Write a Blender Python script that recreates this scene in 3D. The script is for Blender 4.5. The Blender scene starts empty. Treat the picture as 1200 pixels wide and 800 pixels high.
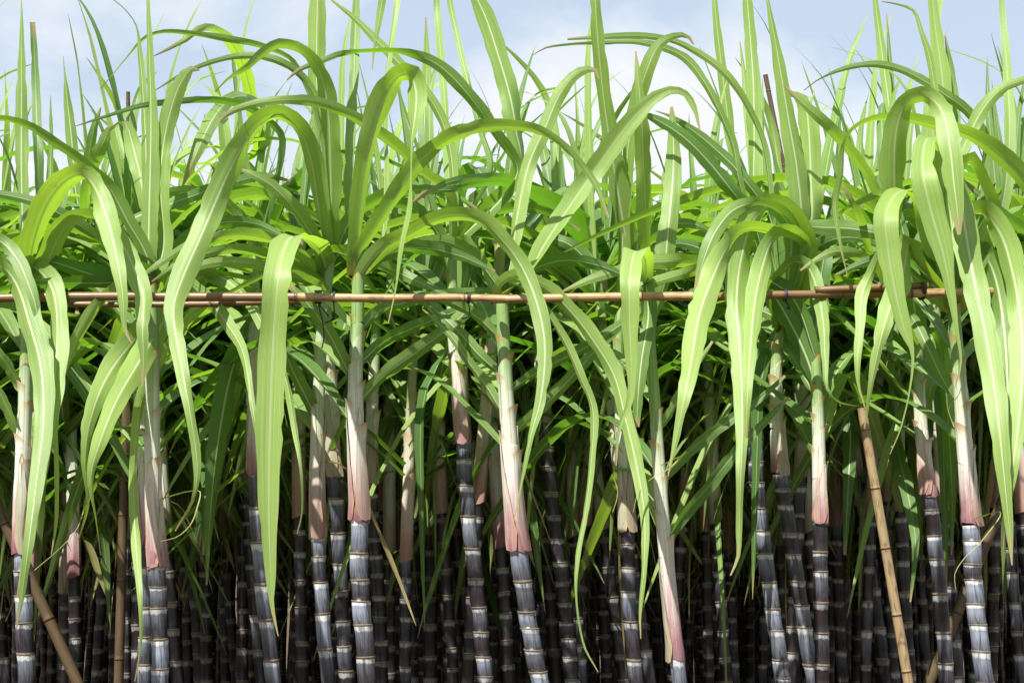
import bpy, math, random
import numpy as np
from mathutils import Vector
S = bpy.context.scene
COL = S.collection
R = math.radians
rng = random.Random(11)

# ---------------------------------------------------------------- camera
CAM_Z = 1.5
F = 1667.0                       # focal length in photo pixels (1200 wide)
PITCH = math.atan((590 - 400) / F)
cd = bpy.data.cameras.new('camera'); cam = bpy.data.objects.new('camera', cd); COL.objects.link(cam)
cd.lens = 50; cd.sensor_width = 36; cd.clip_start = 0.05; cd.clip_end = 3000
cam.location = (0, 0, CAM_Z); cam.rotation_euler = (R(90) + PITCH, 0, 0)
S.camera = cam

# ---------------------------------------------------------------- light
S.view_settings.view_transform = 'Standard'; S.view_settings.look = 'None'
S.view_settings.gamma = 1.0; S.view_settings.use_curve_mapping = False
S.view_settings.exposure = 1.15
SUN = Vector((-0.32, -0.54, 0.86)).normalized()
w = bpy.data.worlds.new('World'); S.world = w; w.use_nodes = True
nt = w.node_tree; nt.nodes.clear()
N = nt.nodes.new; LK = nt.links.new
def mnode(nt, op, a=None, b=None, clamp=False):
    n = nt.nodes.new('ShaderNodeMath'); n.operation = op; n.use_clamp = clamp
    for i, v in enumerate((a, b)):
        if v is None: continue
        if isinstance(v, (int, float)): n.inputs[i].default_value = v
        else: nt.links.new(v, n.inputs[i])
    return n.outputs[0]
def mixc(nt, f, a, b, mode='MIX'):
    n = nt.nodes.new('ShaderNodeMix'); n.data_type = 'RGBA'; n.blend_type = mode
    for i, v in ((0, f), (6, a), (7, b)):
        if isinstance(v, (int, float)): n.inputs[i].default_value = v
        elif isinstance(v, tuple): n.inputs[i].default_value = (*v, 1) if len(v) == 3 else v
        else: nt.links.new(v, n.inputs[i])
    return n.outputs[2]
def ramp(nt, f, stops):
    n = nt.nodes.new('ShaderNodeValToRGB'); cr = n.color_ramp
    while len(cr.elements) > 1: cr.elements.remove(cr.elements[-1])
    for i, (p, c) in enumerate(stops):
        e = cr.elements[0] if i == 0 else cr.elements.new(p)
        e.position = p; e.color = (c, c, c, 1) if isinstance(c, (int, float)) else (*c, 1)
    nt.links.new(f, n.inputs[0]); return n.outputs[0]
def noise(nt, vec, scale, detail=3, rough=.5, dist=0):
    n = nt.nodes.new('ShaderNodeTexNoise'); n.inputs['Scale'].default_value = scale
    n.inputs['Detail'].default_value = detail; n.inputs['Roughness'].default_value = rough
    n.inputs['Distortion'].default_value = dist
    if vec is not None: nt.links.new(vec, n.inputs['Vector'])
    return n.outputs['Fac']
out = N('ShaderNodeOutputWorld'); bg = N('ShaderNodeBackground'); bg.inputs[1].default_value = 0.064
sky = N('ShaderNodeTexSky'); sky.sky_type = 'NISHITA'; sky.sun_disc = False
sky.sun_elevation = math.asin(SUN.z); sky.sun_rotation = math.atan2(SUN.x, SUN.y)
sky.air_density = 1.3; sky.dust_density = 1.2; sky.ozone_density = 2.0
tc = N('ShaderNodeTexCoord')
mp = N('ShaderNodeMapping'); LK(tc.outputs['Generated'], mp.inputs[0])
mp.inputs['Location'].default_value = (0.33, 0.0, 0.2); mp.inputs['Scale'].default_value = (1, 1, 1.7)
cn = noise(nt, mp.outputs[0], 3.4, 6, .55, .3)
mask = ramp(nt, cn, [(.42, 0.0), (.58, 1.0)])
veil = mixc(nt, .66, sky.outputs[0], (5.3, 6.1, 7.1))       # humid summer air
cc = mixc(nt, mnode(nt, 'MULTIPLY', mask, .92), veil, (6.9, 7.0, 7.25))
LK(cc, bg.inputs[0]); LK(bg.outputs[0], out.inputs[0])
sd = bpy.data.lights.new('sun', 'SUN'); sd.energy = 5.0; sd.angle = R(.53); sd.color = (1, .955, .88)
so = bpy.data.objects.new('sun', sd); COL.objects.link(so)
so.rotation_euler = SUN.to_track_quat('Z', 'Y').to_euler(); so.location = (-4, -5, 9)

# ---------------------------------------------------------------- helpers
cp, sp = math.cos(PITCH), math.sin(PITCH)
def at(x, y, Y):
    """point seen at photo pixel (x, y) at world depth Y"""
    u = (x - 600) / F; v = (400 - y) / F
    dy = cp - v * sp; dz = sp + v * cp
    k = Y / dy
    return np.array([u * k, Y, CAM_Z + dz * k])
PX = lambda Y: Y / F            # metres per photo pixel at depth Y

def mesh(name, V, Fq, mat, attrs=None, uv=None, smooth=True):
    V = np.asarray(V, dtype=np.float32); Fq = np.asarray(Fq, dtype=np.int32)
    me = bpy.data.meshes.new(name)
    me.vertices.add(len(V)); me.vertices.foreach_set('co', V.ravel())
    k = Fq.shape[1]
    me.loops.add(Fq.size); me.loops.foreach_set('vertex_index', Fq.ravel())
    me.polygons.add(len(Fq)); me.polygons.foreach_set('loop_start', np.arange(0, Fq.size, k, dtype=np.int32))
    me.polygons.foreach_set('loop_total', np.full(len(Fq), k, dtype=np.int32))
    me.polygons.foreach_set('use_smooth', np.full(len(Fq), smooth, dtype=bool))
    for an, av in (attrs or {}).items():
        a = me.attributes.new(an, 'FLOAT', 'POINT'); a.data.foreach_set('value', np.asarray(av, dtype=np.float32))
    me.materials.append(mat); me.update(calc_edges=True)
    return me
def link(name, me, parent=None, loc=None):
    o = bpy.data.objects.new(name, me); COL.objects.link(o)
    if parent is not None: o.parent = parent
    if loc is not None: o.location = loc
    return o
def thing(name, label, cat, loc=(0, 0, 0), group=None):
    o = bpy.data.objects.new(name, None); o.empty_display_size = .05; COL.objects.link(o); o.location = loc
    o['label'] = label; o['category'] = cat
    if group: o['group'] = group
    return o
def catmull(P, n):
    P = np.asarray(P, float); m = len(P)
    if m < 3:
        t = np.linspace(0, 1, n)[:, None]; return P[0] * (1 - t) + P[-1] * t
    d = np.linalg.norm(np.diff(P[:, :3], axis=0), axis=1) + 1e-6
    s = np.concatenate([[0], np.cumsum(d)]); q = np.linspace(0, s[-1], n)
    T = np.zeros_like(P)
    T[1:-1] = (P[2:] - P[:-2]) / (s[2:] - s[:-2])[:, None]
    T[0] = (P[1] - P[0]) / d[0]; T[-1] = (P[-1] - P[-2]) / d[-1]
    i = np.clip(np.searchsorted(s, q, side='right') - 1, 0, m - 2)
    h = d[i][:, None]; t = ((q - s[i]) / d[i])[:, None]
    return ((2*t**3 - 3*t**2 + 1) * P[i] + (t**3 - 2*t**2 + t) * h * T[i]
            + (-2*t**3 + 3*t**2) * P[i+1] + (t**3 - t**2) * h * T[i+1])
def unit(a):
    return a / (np.linalg.norm(a, axis=-1, keepdims=True) + 1e-12)
QC = {}
def grid_faces(n, m, wrap=False):
    key = (n, m, wrap)
    if key not in QC:
        i, j = np.meshgrid(np.arange(n - 1), np.arange(m if wrap else m - 1), indexing='ij')
        a = i * m + j; b = i * m + (j + 1) % m
        QC[key] = np.stack([a, b, b + m, a + m], -1).reshape(-1, 4)
    return QC[key]

# ---------------------------------------------------------------- materials
def mat(name):
    m = bpy.data.materials.new(name); m.use_nodes = True; n = m.node_tree; n.nodes.clear(); return m, n
def attr(nt, name):
    n = nt.nodes.new('ShaderNodeAttribute'); n.attribute_name = name; return n.outputs['Fac']
def combine(nt, x, y, z):
    n = nt.nodes.new('ShaderNodeCombineXYZ')
    for i, v in enumerate((x, y, z)):
        if isinstance(v, (int, float)): n.inputs[i].default_value = v
        else: nt.links.new(v, n.inputs[i])
    return n.outputs[0]
def principled(nt, base, rough=.5, spec=.5, bump=None, bstr=.3, bdist=.001):
    p = nt.nodes.new('ShaderNodeBsdfPrincipled')
    if isinstance(base, tuple): p.inputs['Base Color'].default_value = (*base, 1)
    else: nt.links.new(base, p.inputs['Base Color'])
    if isinstance(rough, (int, float)): p.inputs['Roughness'].default_value = rough
    else: nt.links.new(rough, p.inputs['Roughness'])
    p.inputs['Specular IOR Level'].default_value = spec
    if bump is not None:
        b = nt.nodes.new('ShaderNodeBump'); b.inputs['Strength'].default_value = bstr; b.inputs['Distance'].default_value = bdist
        nt.links.new(bump, b.inputs['Height']); nt.links.new(b.outputs[0], p.inputs['Normal'])
    return p
def leaf_material():
    m, n = mat('cane_leaf')
    u, v, rnd, dry = attr(n, 'u'), attr(n, 'v'), attr(n, 'rnd'), attr(n, 'dry')
    au = mnode(n, 'ABSOLUTE', u)                                      # 0 at the midrib, 1 at the edge
    veins = noise(n, combine(n, mnode(n, 'MULTIPLY', u, 11), mnode(n, 'MULTIPLY', v, 1.6), mnode(n, 'MULTIPLY', rnd, 37)), 1, 2, .6)
    patch = noise(n, combine(n, mnode(n, 'MULTIPLY', u, 1.5), mnode(n, 'MULTIPLY', v, 9), mnode(n, 'MULTIPLY', rnd, 53)), 1, 3, .6)
    rib_lines = mnode(n, 'SINE', mnode(n, 'MULTIPLY', u, 70))
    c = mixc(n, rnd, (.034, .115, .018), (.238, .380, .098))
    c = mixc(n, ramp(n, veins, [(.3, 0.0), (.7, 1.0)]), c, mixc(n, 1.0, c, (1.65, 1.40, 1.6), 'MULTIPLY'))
    fine = noise(n, combine(n, mnode(n, 'MULTIPLY', u, 34), mnode(n, 'MULTIPLY', v, 3.5), mnode(n, 'MULTIPLY', rnd, 11)), 1, 2, .5)
    c = mixc(n, ramp(n, fine, [(.40, .75), (.56, 0.0)]), c, mixc(n, 1.0, c, (.58, .66, .55), 'MULTIPLY'))
    c = mixc(n, mnode(n, 'MULTIPLY', ramp(n, patch, [(.42, 0.0), (.75, 1.0)]), mnode(n, 'MULTIPLY', rnd, .6)), c, (.30, .41, .09))
    c = mixc(n, mnode(n, 'MULTIPLY', mnode(n, 'ADD', rib_lines, 1.0), .12), c, (.34, .46, .18))
    midw = mnode(n, 'SUBTRACT', .125, mnode(n, 'MULTIPLY', v, .05))
    mid = mnode(n, 'MULTIPLY', mnode(n, 'SUBTRACT', midw, au), 22, True)
    geo = n.nodes.new('ShaderNodeNewGeometry')
    back = geo.outputs['Backfacing']
    midf = mnode(n, 'MULTIPLY', mid, mnode(n, 'SUBTRACT', .90, mnode(n, 'MULTIPLY', back, .45)))
    c = mixc(n, midf, c, (.62, .68, .42))
    # dry tips, dry margins, straw-coloured dead blades
    sp_ = noise(n, combine(n, mnode(n, 'MULTIPLY', u, 3), mnode(n, 'MULTIPLY', v, 30), mnode(n, 'MULTIPLY', rnd, 91)), 1, 4, .7)
    tip = mnode(n, 'MULTIPLY', mnode(n, 'SUBTRACT', mnode(n, 'ADD', v, mnode(n, 'MULTIPLY', sp_, .07)), .975), 20, True)
    edge = mnode(n, 'MULTIPLY', mnode(n, 'MULTIPLY', mnode(n, 'SUBTRACT', au, .90), 12, True), ramp(n, sp_, [(.56, 0.0), (.66, 1.0)]))
    fleck = mnode(n, 'MULTIPLY', ramp(n, sp_, [(.655, 0.0), (.70, .8)]), ramp(n, rnd, [(.35, .3), (.6, 1.0)]))
    dead = mnode(n, 'MAXIMUM', mnode(n, 'MAXIMUM', mnode(n, 'MAXIMUM', tip, edge), fleck), dry)
    straw = mixc(n, sp_, (.30, .19, .085), (.56, .47, .24))
    c = mixc(n, mnode(n, 'MULTIPLY', dead, .9), c, straw)
    # tan-yellow collar where the blade leaves the sheath
    col = mnode(n, 'MULTIPLY', mnode(n, 'SUBTRACT', .022, v), 90, True)
    c = mixc(n, col, c, mixc(n, patch, (.34, .17, .04), (.48, .42, .12)))
    bh = mnode(n, 'ADD', mnode(n, 'MULTIPLY', rib_lines, .5), veins)
    p = principled(n, c, .42, .42, bh, .35, .0006)
    tr = n.nodes.new('ShaderNodeBsdfTranslucent')
    tcol = mixc(n, rnd, (.11, .33, .012), (.40, .62, .040))
    tcol = mixc(n, ramp(n, veins, [(.3, 0.0), (.7, .5)]), tcol, (.16, .34, .012))
    tcol = mixc(n, mnode(n, 'MULTIPLY', mid, .75), tcol, (.10, .20, .02))
    tcol = mixc(n, dead, tcol, (.22, .15, .05))
    n.links.new(tcol, tr.inputs[0])
    mx = n.nodes.new('ShaderNodeMixShader'); mx.inputs[0].default_value = .42
    n.links.new(p.outputs[0], mx.inputs[1]); n.links.new(tr.outputs[0], mx.inputs[2])
    o = n.nodes.new('ShaderNodeOutputMaterial'); n.links.new(mx.outputs[0], o.inputs[0]); return m
def stalk_material():
    m, n = mat('cane_stalk')
    t, wx, ang, hh = attr(n, 't'), attr(n, 'wax'), attr(n, 'ang'), attr(n, 'hh')
    streak = noise(n, combine(n, mnode(n, 'MULTIPLY', ang, 9), mnode(n, 'MULTIPLY', hh, 9), wx), 1, 4, .65, .4)
    blot = noise(n, combine(n, mnode(n, 'MULTIPLY', ang, 1.6), mnode(n, 'MULTIPLY', hh, 22), wx), 1, 3, .6)
    scr = noise(n, combine(n, mnode(n, 'MULTIPLY', ang, 26), mnode(n, 'MULTIPLY', hh, 5), 3.0), 1, 2, .7)
    dark = mixc(n, blot, (.006, .005, .006), (.017, .010, .012))
    wav = mnode(n, 'MULTIPLY', mnode(n, 'SUBTRACT', blot, .5), .22)
    band = mnode(n, 'MULTIPLY', mnode(n, 'SUBTRACT', mnode(n, 'ADD', t, wav), .80), 16, True)
    body = mnode(n, 'MULTIPLY', ramp(n, mnode(n, 'ADD', mnode(n, 'MULTIPLY', streak, .42), mnode(n, 'MULTIPLY', wx, mnode(n, 'ADD', .16, mnode(n, 'MULTIPLY', t, .50)))), [(.36, 0.0), (.66, 1.0)]), mnode(n, 'ADD', mnode(n, 'MULTIPLY', wx, .85), .0))
    wax = mnode(n, 'MAXIMUM', mnode(n, 'MULTIPLY', band, mnode(n, 'ADD', mnode(n, 'MULTIPLY', wx, .80), .15)), body)
    wax = mnode(n, 'MULTIPLY', wax, ramp(n, scr, [(.34, .62), (.46, 1.0)]))
    rub = noise(n, combine(n, mnode(n, 'MULTIPLY', ang, 2.4), mnode(n, 'MULTIPLY', hh, 3.1), mnode(n, 'MULTIPLY', wx, 5)), 1, 5, .7, .8)
    wax = mnode(n, 'MULTIPLY', wax, ramp(n, rub, [(.36, .25), (.50, 1.0)]))
    c = mixc(n, wax, dark, mixc(n, band, (.25, .285, .36), (.60, .62, .63)))
    ring = mnode(n, 'MULTIPLY', mnode(n, 'SUBTRACT', .075, t), 40, True)
    c = mixc(n, mnode(n, 'MULTIPLY', ring, .85), c, mixc(n, blot, (.07, .045, .03), (.30, .24, .16)))
    p = principled(n, c, mnode(n, 'ADD', .33, mnode(n, 'MULTIPLY', wax, .3)), .45, streak, .5, .0008)
    o = n.nodes.new('ShaderNodeOutputMaterial'); n.links.new(p.outputs[0], o.inputs[0]); return m
def sheath_material():
    m, n = mat('cane_sheath')
    h, kind, ang, rim = attr(n, 'hh'), attr(n, 'kind'), attr(n, 'ang'), attr(n, 'rim')
    st = noise(n, combine(n, mnode(n, 'MULTIPLY', ang, 11), mnode(n, 'MULTIPLY', h, 2.0), kind), 1, 4, .6, .3)
    bl = noise(n, combine(n, mnode(n, 'MULTIPLY', ang, 1.3), mnode(n, 'MULTIPLY', h, 6), mnode(n, 'MULTIPLY', kind, 9)), 1, 4, .6, .6)
    hp = mnode(n, 'ADD', h, mnode(n, 'MULTIPLY', mnode(n, 'SUBTRACT', bl, .5), .32))
    c = ramp(n, hp, [(0.0, (.19, .075, .095)), (.10, (.33, .19, .20)), (.22, (.52, .45, .43)), (.36, (.60, .585, .52)), (.60, (.48, .51, .40)), (.82, (.21, .33, .11))])
    c = mixc(n, ramp(n, st, [(.36, .8), (.60, 0.0)]), c, mixc(n, 1.0, c, (.50, .55, .50), 'MULTIPLY'))
    # 'kind': 0 pink and pale, .5 greenish, 1 brown and dry
    gr = ramp(n, kind, [(.20, 0.0), (.5, .55), (.62, 0.0)])
    c = mixc(n, gr, c, (.26, .33, .20))
    br = ramp(n, kind, [(.6, 0.0), (1.0, .85)])
    c = mixc(n, br, c, mixc(n, st, (.17, .10, .06), (.56, .42, .27)))
    spot = noise(n, combine(n, mnode(n, 'MULTIPLY', ang, 6), mnode(n, 'MULTIPLY', h, 40), kind), 1, 2, .5)
    c = mixc(n, ramp(n, spot, [(.68, 0.0), (.74, .7)]), c, (.20, .11, .07))
    c = mixc(n, mnode(n, 'MULTIPLY', rim, .9), c, mixc(n, spot, (.24, .11, .04), (.50, .36, .13)))
    p = principled(n, c, .5, .35, st, .7, .0012)
    o = n.nodes.new('ShaderNodeOutputMaterial'); n.links.new(p.outputs[0], o.inputs[0]); return m
def bamboo_material(name, ca, cb):
    m, n = mat(name)
    t, ang, hh = attr(n, 't'), attr(n, 'ang'), attr(n, 'hh')
    st = noise(n, combine(n, mnode(n, 'MULTIPLY', ang, 8), mnode(n, 'MULTIPLY', hh, 2.5), 1.0), 1, 5, .65)
    bl = noise(n, combine(n, mnode(n, 'MULTIPLY', ang, 1.5), mnode(n, 'MULTIPLY', hh, 9), 4.0), 1, 4, .6)
    c = mixc(n, ramp(n, st, [(.35, 0.0), (.65, 1.0)]), ca, cb)
    c = mixc(n, ramp(n, bl, [(.50, 0.0), (.64, .75)]), c, (.10, .06, .035))
    ring = mnode(n, 'MULTIPLY', mnode(n, 'SUBTRACT', .03, t), 60, True)
    c = mixc(n, ring, c, (.07, .035, .02))
    p = principled(n, c, .38, .45, st, .3, .001)
    o = n.nodes.new('ShaderNodeOutputMaterial'); n.links.new(p.outputs[0], o.inputs[0]); return m
def plain_material(name, c, rough=.6):
    m, n = mat(name)
    tcn = n.nodes.new('ShaderNodeTexCoord')
    f = noise(n, tcn.outputs['Object'], 60, 3)
    p = principled(n, mixc(n, f, tuple(x * .7 for x in c), tuple(x * 1.3 for x in c)), rough, .4, f, .3, .001)
    o = n.nodes.new('ShaderNodeOutputMaterial'); n.links.new(p.outputs[0], o.inputs[0]); return m
def soil_material():
    m, n = mat('field_soil')
    tcn = n.nodes.new('ShaderNodeTexCoord')
    a = noise(n, tcn.outputs['Object'], 9, 8, .65); b = noise(n, tcn.outputs['Object'], 60, 4, .6)
    c = mixc(n, a, (.035, .022, .014), (.11, .075, .045)); c = mixc(n, ramp(n, b, [(.6, 0.0), (.75, .6)]), c, (.17, .12, .07))
    p = principled(n, c, .9, .2, a, 1.0, .02)
    o = n.nodes.new('ShaderNodeOutputMaterial'); n.links.new(p.outputs[0], o.inputs[0]); return m
M_LEAF, M_STALK, M_SHEATH = leaf_material(), stalk_material(), sheath_material()
M_BAM = bamboo_material('pale_bamboo', (.25, .15, .065), (.40, .27, .13))
M_BAMD = bamboo_material('brown_bamboo', (.095, .052, .022), (.20, .115, .048))
M_BAMP = bamboo_material('weathered_bamboo', (.045, .031, .016), (.105, .073, .037))
M_BAMT = bamboo_material('tan_bamboo', (.20, .14, .07), (.36, .27, .15))
M_TIE = plain_material('black_twine', (.018, .018, .02), .5)
M_SOIL = soil_material()

# ---------------------------------------------------------------- plant builders (numpy arrays)
def leaf_arrays(P, W, wid, up, rnd, dry=0., m=7, lr=None, base_fold=True):
    """ribbon along P (n,3), W (n,3) width direction, wid (n) full width in metres, up: side the blade's face looks to"""
    lr = lr or rng
    n = len(P); T = unit(np.gradient(P, axis=0)); W = unit(W - (W * T).sum(1, keepdims=True) * T)
    Nn = np.cross(T, W)
    if (Nn * up).sum() < 0: Nn = -Nn; W = -W
    s = np.linspace(0, 1, n)
    u = np.linspace(-1, 1, m)
    ph, ph2, fr = lr.uniform(0, 6.3), lr.uniform(0, 6.3), lr.uniform(12, 26)
    half = wid * .5
    fold = .30 - .18 * s
    if base_fold: fold = fold + .75 * np.exp(-s / .035)
    V = np.zeros((n, m, 3))
    nick = np.array([[1 - (lr.random() < .07) * lr.uniform(.05, .22) for _ in range(2)] for _ in range(n)])
    for j, uu in enumerate(u):
        a = abs(uu)
        wave = .10 * np.sin(s * fr + ph + (1.7 if uu > 0 else 0)) * a ** 2 + .05 * np.sin(s * fr * 2.3 + ph2 + uu) * a ** 2
        lift = fold * (a ** .9) + wave - .05 * (1 - a)
        cosf = np.cos(np.clip(fold, 0, 1.2) * .6)
        edge = 1 + (.05 * np.sin(s * 61 + ph + uu * 3) + .04 * np.sin(s * 23 + ph2)) * (a > .99)
        if a > .99: edge = edge * nick[:, int(uu > 0)]
        V[:, j] = P + W * (half * uu * cosf * edge)[:, None] + Nn * (half * lift)[:, None]
    A = dict(u=np.tile(u, n), v=np.repeat(s, m), rnd=np.full(n * m, rnd), dry=np.full(n * m, dry))
    return V.reshape(-1, 3), grid_faces(n, m), A
def width_profile(s, wmax):
    b = .55 + .45 * np.clip(s / .18, 0, 1) ** .7
    t = np.clip((1 - s) / .62, 0, 1) ** .80
    return wmax * b * t + .0007
def gen_leaf(base, az, th0, L, wmax, bend, s0, sharp, lr, twist=0., lean=0., n=26, m=5, rnd=None, dry=0.):
    """a blade that rises at th0 (degrees from vertical) towards az and bends over by `bend` degrees round s0"""
    s = np.linspace(0, 1, n)
    sig = lambda x: 1 / (1 + np.exp(-x))
    th = th0 + bend * (sig((s - s0) / sharp) - sig(-s0 / sharp)) + lean * s
    th = np.radians(np.minimum(th, 176))
    a = np.radians(az) + np.radians(lr.uniform(-25, 25)) * s ** 2
    T = np.stack([np.sin(th) * np.cos(a), np.sin(th) * np.sin(a), np.cos(th)], 1)
    P = np.array(base) + np.concatenate([[[0, 0, 0]], np.cumsum((T[1:] + T[:-1]) * .5 * L / (n - 1), axis=0)])
    W = np.stack([-np.sin(a), np.cos(a), np.zeros(n)], 1)
    tw = np.radians(twist * s ** 1.3)[:, None]
    Nn = np.cross(T, W); W = W * np.cos(tw) + Nn * np.sin(tw)
    up0 = np.cross(T, np.stack([-np.sin(a), np.cos(a), np.zeros(n)], 1))
    if up0[0, 2] < 0: up0 = -up0
    up = up0
    return leaf_arrays(P, W, width_profile(s, wmax), up, lr.random() if rnd is None else rnd, dry, m, lr)

def stalk_arrays(path, r, lr, wax, seg=.075, sides=14, full=True, pile=6):
    """dark jointed cane along path (bottom to top, metres); returns arrays"""
    P = catmull(path, 160); d = np.concatenate([[0], np.cumsum(np.linalg.norm(np.diff(P, axis=0), axis=1))])
    L = d[-1]
    nodes = [0]; k = lr.uniform(.8, 1.15)
    while nodes[-1] < L - 1e-6:
        # shorter joints near the top of the cane
        f = nodes[-1] / L
        nodes.append(nodes[-1] + seg * k * lr.choice((1, 1, 1, .82)) * lr.uniform(.72, 1.28) * (1.0 - .22 * max(0, f - .85) / .15))
    nodes[-1] = L
    if len(nodes) > 2 and nodes[-1] - nodes[-2] < seg * .45: nodes.pop(-2)
    prof = [(0., 1.10), (.05, 1.085), (.10, .985), (.35, 1.0), (.70, .985), (.90, 1.0), (.965, 1.045), (1.0, 1.035)]
    if pile < 6: prof = [(0., 1.10), (.08, 1.0), (.9, 1.0), (1.0, 1.04)]
    ang = np.linspace(0, 2 * math.pi, sides, endpoint=False)
    V, t_, w_, a_, h_ = [], [], [], [], []
    for i in range(len(nodes) - 1):
        s0, s1 = nodes[i], nodes[i + 1]; zz = (i % 2 * 2 - 1) * r * .07
        ww = min(1, max(0, wax + lr.uniform(-.28, .28))); fat = lr.uniform(.96, 1.04)
        bz = lr.uniform(0, 6.3)
        for q, pr in prof:
            s = s0 + (s1 - s0) * q
            c = np.array([np.interp(s, d, P[:, j]) for j in range(3)])
            c[0] += zz * math.sin(math.pi * q) + r * .02 * math.cos(bz)
            rr = r * pr * (fat if 0.05 < q < .95 else 1)
            V.append(np.stack([c[0] + rr * np.cos(ang), c[1] + rr * np.sin(ang), np.full(sides, c[2]) + .06 * r * np.cos(ang + bz)], 1))
            t_.append(np.full(sides, q)); w_.append(np.full(sides, ww)); a_.append(np.abs(ang / math.pi - 1) * 3.1); h_.append(np.full(sides, s * 3))
    V = np.concatenate(V); n = len(V) // sides
    return V, grid_faces(n, sides, True), dict(t=np.concatenate(t_), wax=np.concatenate(w_), ang=np.concatenate(a_), hh=np.concatenate(h_))
def sheath_arrays(P, r0, r1, h0, h1, kind, lr, sides=18, n=14, flare=.40, az=0., belly=.0):
    """overlapping wrap: an open tube whose free edge laps over itself"""
    P = catmull(P, n); s = np.linspace(0, 1, n)
    a0 = lr.uniform(0, 6.3); sw = lr.uniform(-.5, .5); L_ = float(np.linalg.norm(P[-1] - P[0]))
    s = 1 - (1 - s) ** 1.25; P = np.stack([np.interp(s, np.linspace(0, 1, n), P[:, j]) for j in range(3)], 1)
    V, A, RM = [], [], []
    jag = np.array([lr.uniform(0, 1) for _ in range(sides + 2)])
    for i in range(n):
        rr = r0 + (r1 - r0) * s[i] + r0 * belly * math.exp(-((s[i] - .06) / .07) ** 2)
        ang = a0 + sw * s[i] + np.linspace(0, 2 * math.pi * 1.10, sides + 2)
        lap = 1 + .10 * np.linspace(0, 1, sides + 2)
        f = 1 + flare * s[i] ** 10 * np.cos(ang - az)
        z = P[i, 2] + ((r0 * .38 * np.sin(ang - a0) - r0 * .16 * jag) * (1 - s[i]) ** 3) + s[i] ** 8 * r1 * 1.0 * np.cos(ang - az)
        V.append(np.stack([P[i, 0] + rr * lap * f * np.cos(ang), P[i, 1] + rr * lap * f * np.sin(ang), z], 1))
        A.append(ang * .5); RM.append(np.clip(1 - (1 - s[i]) * L_ / .013, 0, 1) * (.45 + .55 * np.cos(ang - az)).clip(0, 1))
    V = np.concatenate(V); k = sides + 2
    return V, grid_faces(n, k), dict(hh=np.repeat(h0 + (h1 - h0) * s, k), kind=np.full(n * k, kind), ang=np.concatenate(A), rim=np.concatenate(RM))
def merge(parts):
    V, Fc, A, o = [], [], {}, 0
    for v, f, a in parts:
        V.append(v); Fc.append(f + o); o += len(v)
        for k, x in a.items(): A.setdefault(k, []).append(x)
    return np.concatenate(V), np.concatenate(Fc), {k: np.concatenate(x) for k, x in A.items()}
def pole_arrays(P, r0, r1, seg, lr, sides=14):
    """bamboo: hollow-looking jointed culm along P"""
    P = catmull(P, 60); d = np.concatenate([[0], np.cumsum(np.linalg.norm(np.diff(P, axis=0), axis=1))]); L = d[-1]
    T = unit(P[-1] - P[0]); ref = np.array([0, 0, 1.]) if abs(T[2]) < .7 else np.array([0, 1., 0])
    X = unit(np.cross(T, ref)); Y = np.cross(T, X)
    ang = np.linspace(0, 2 * math.pi, sides, endpoint=False)
    V, t_, h_ = [], [], []
    nodes = [0.]; 
    while nodes[-1] < L: nodes.append(nodes[-1] + seg * lr.uniform(.8, 1.2))
    nodes[-1] = L
    rows = []
    for i in range(len(nodes) - 1):
        for q, pr in ((0, 1.07), (.012, 1.10), (.03, .95), (.06, .99), (.5, 1.0), (.95, .99), (.985, 1.03), (1, 1.06)):
            rows.append((nodes[i] + (nodes[i+1] - nodes[i]) * q, pr, q))
    def ring(s, pr, q):
        c = np.array([np.interp(s, d, P[:, j]) for j in range(3)]); r = (r0 + (r1 - r0) * s / L) * pr
        V.append(c + r * (np.cos(ang)[:, None] * X + np.sin(ang)[:, None] * Y)); t_.append(np.full(sides, q)); h_.append(np.full(sides, s * 3))
    ring(0, .02, .5); ring(0, .78, .5)
    for s, pr, q in rows: ring(s, pr, q)
    ring(L, .78, .5); ring(L - .01, .7, .0); ring(L - .01, .02, .0)
    V = np.concatenate(V)
    return V, grid_faces(len(V) // sides, sides, True), dict(t=np.concatenate(t_), hh=np.concatenate(h_), ang=np.tile(np.abs(ang / math.pi - 1) * 3.1, len(V) // sides))

# ================================================================ ground
def ground():
    n = 90
    g = np.concatenate([-np.geomspace(1500, .35, n // 2), np.linspace(-.2, .2, 3), np.geomspace(.35, 1500, n // 2)])
    X, Y = np.meshgrid(g, g + 4, indexing='ij')
    near = np.exp(-((X ** 2 + (Y - 5) ** 2) / 900))
    Z = near * (.035 * np.sin(X * 7.1 + Y * 1.3) * np.sin(Y * 5.3) + .02 * np.sin(X * 17 + 3) * np.cos(Y * 13)) - .03
    V = np.stack([X, Y, Z], -1).reshape(-1, 3)
    o = link('ground', mesh('ground', V, grid_faces(len(g), len(g)), M_SOIL)); o['kind'] = 'structure'
ground()

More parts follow.
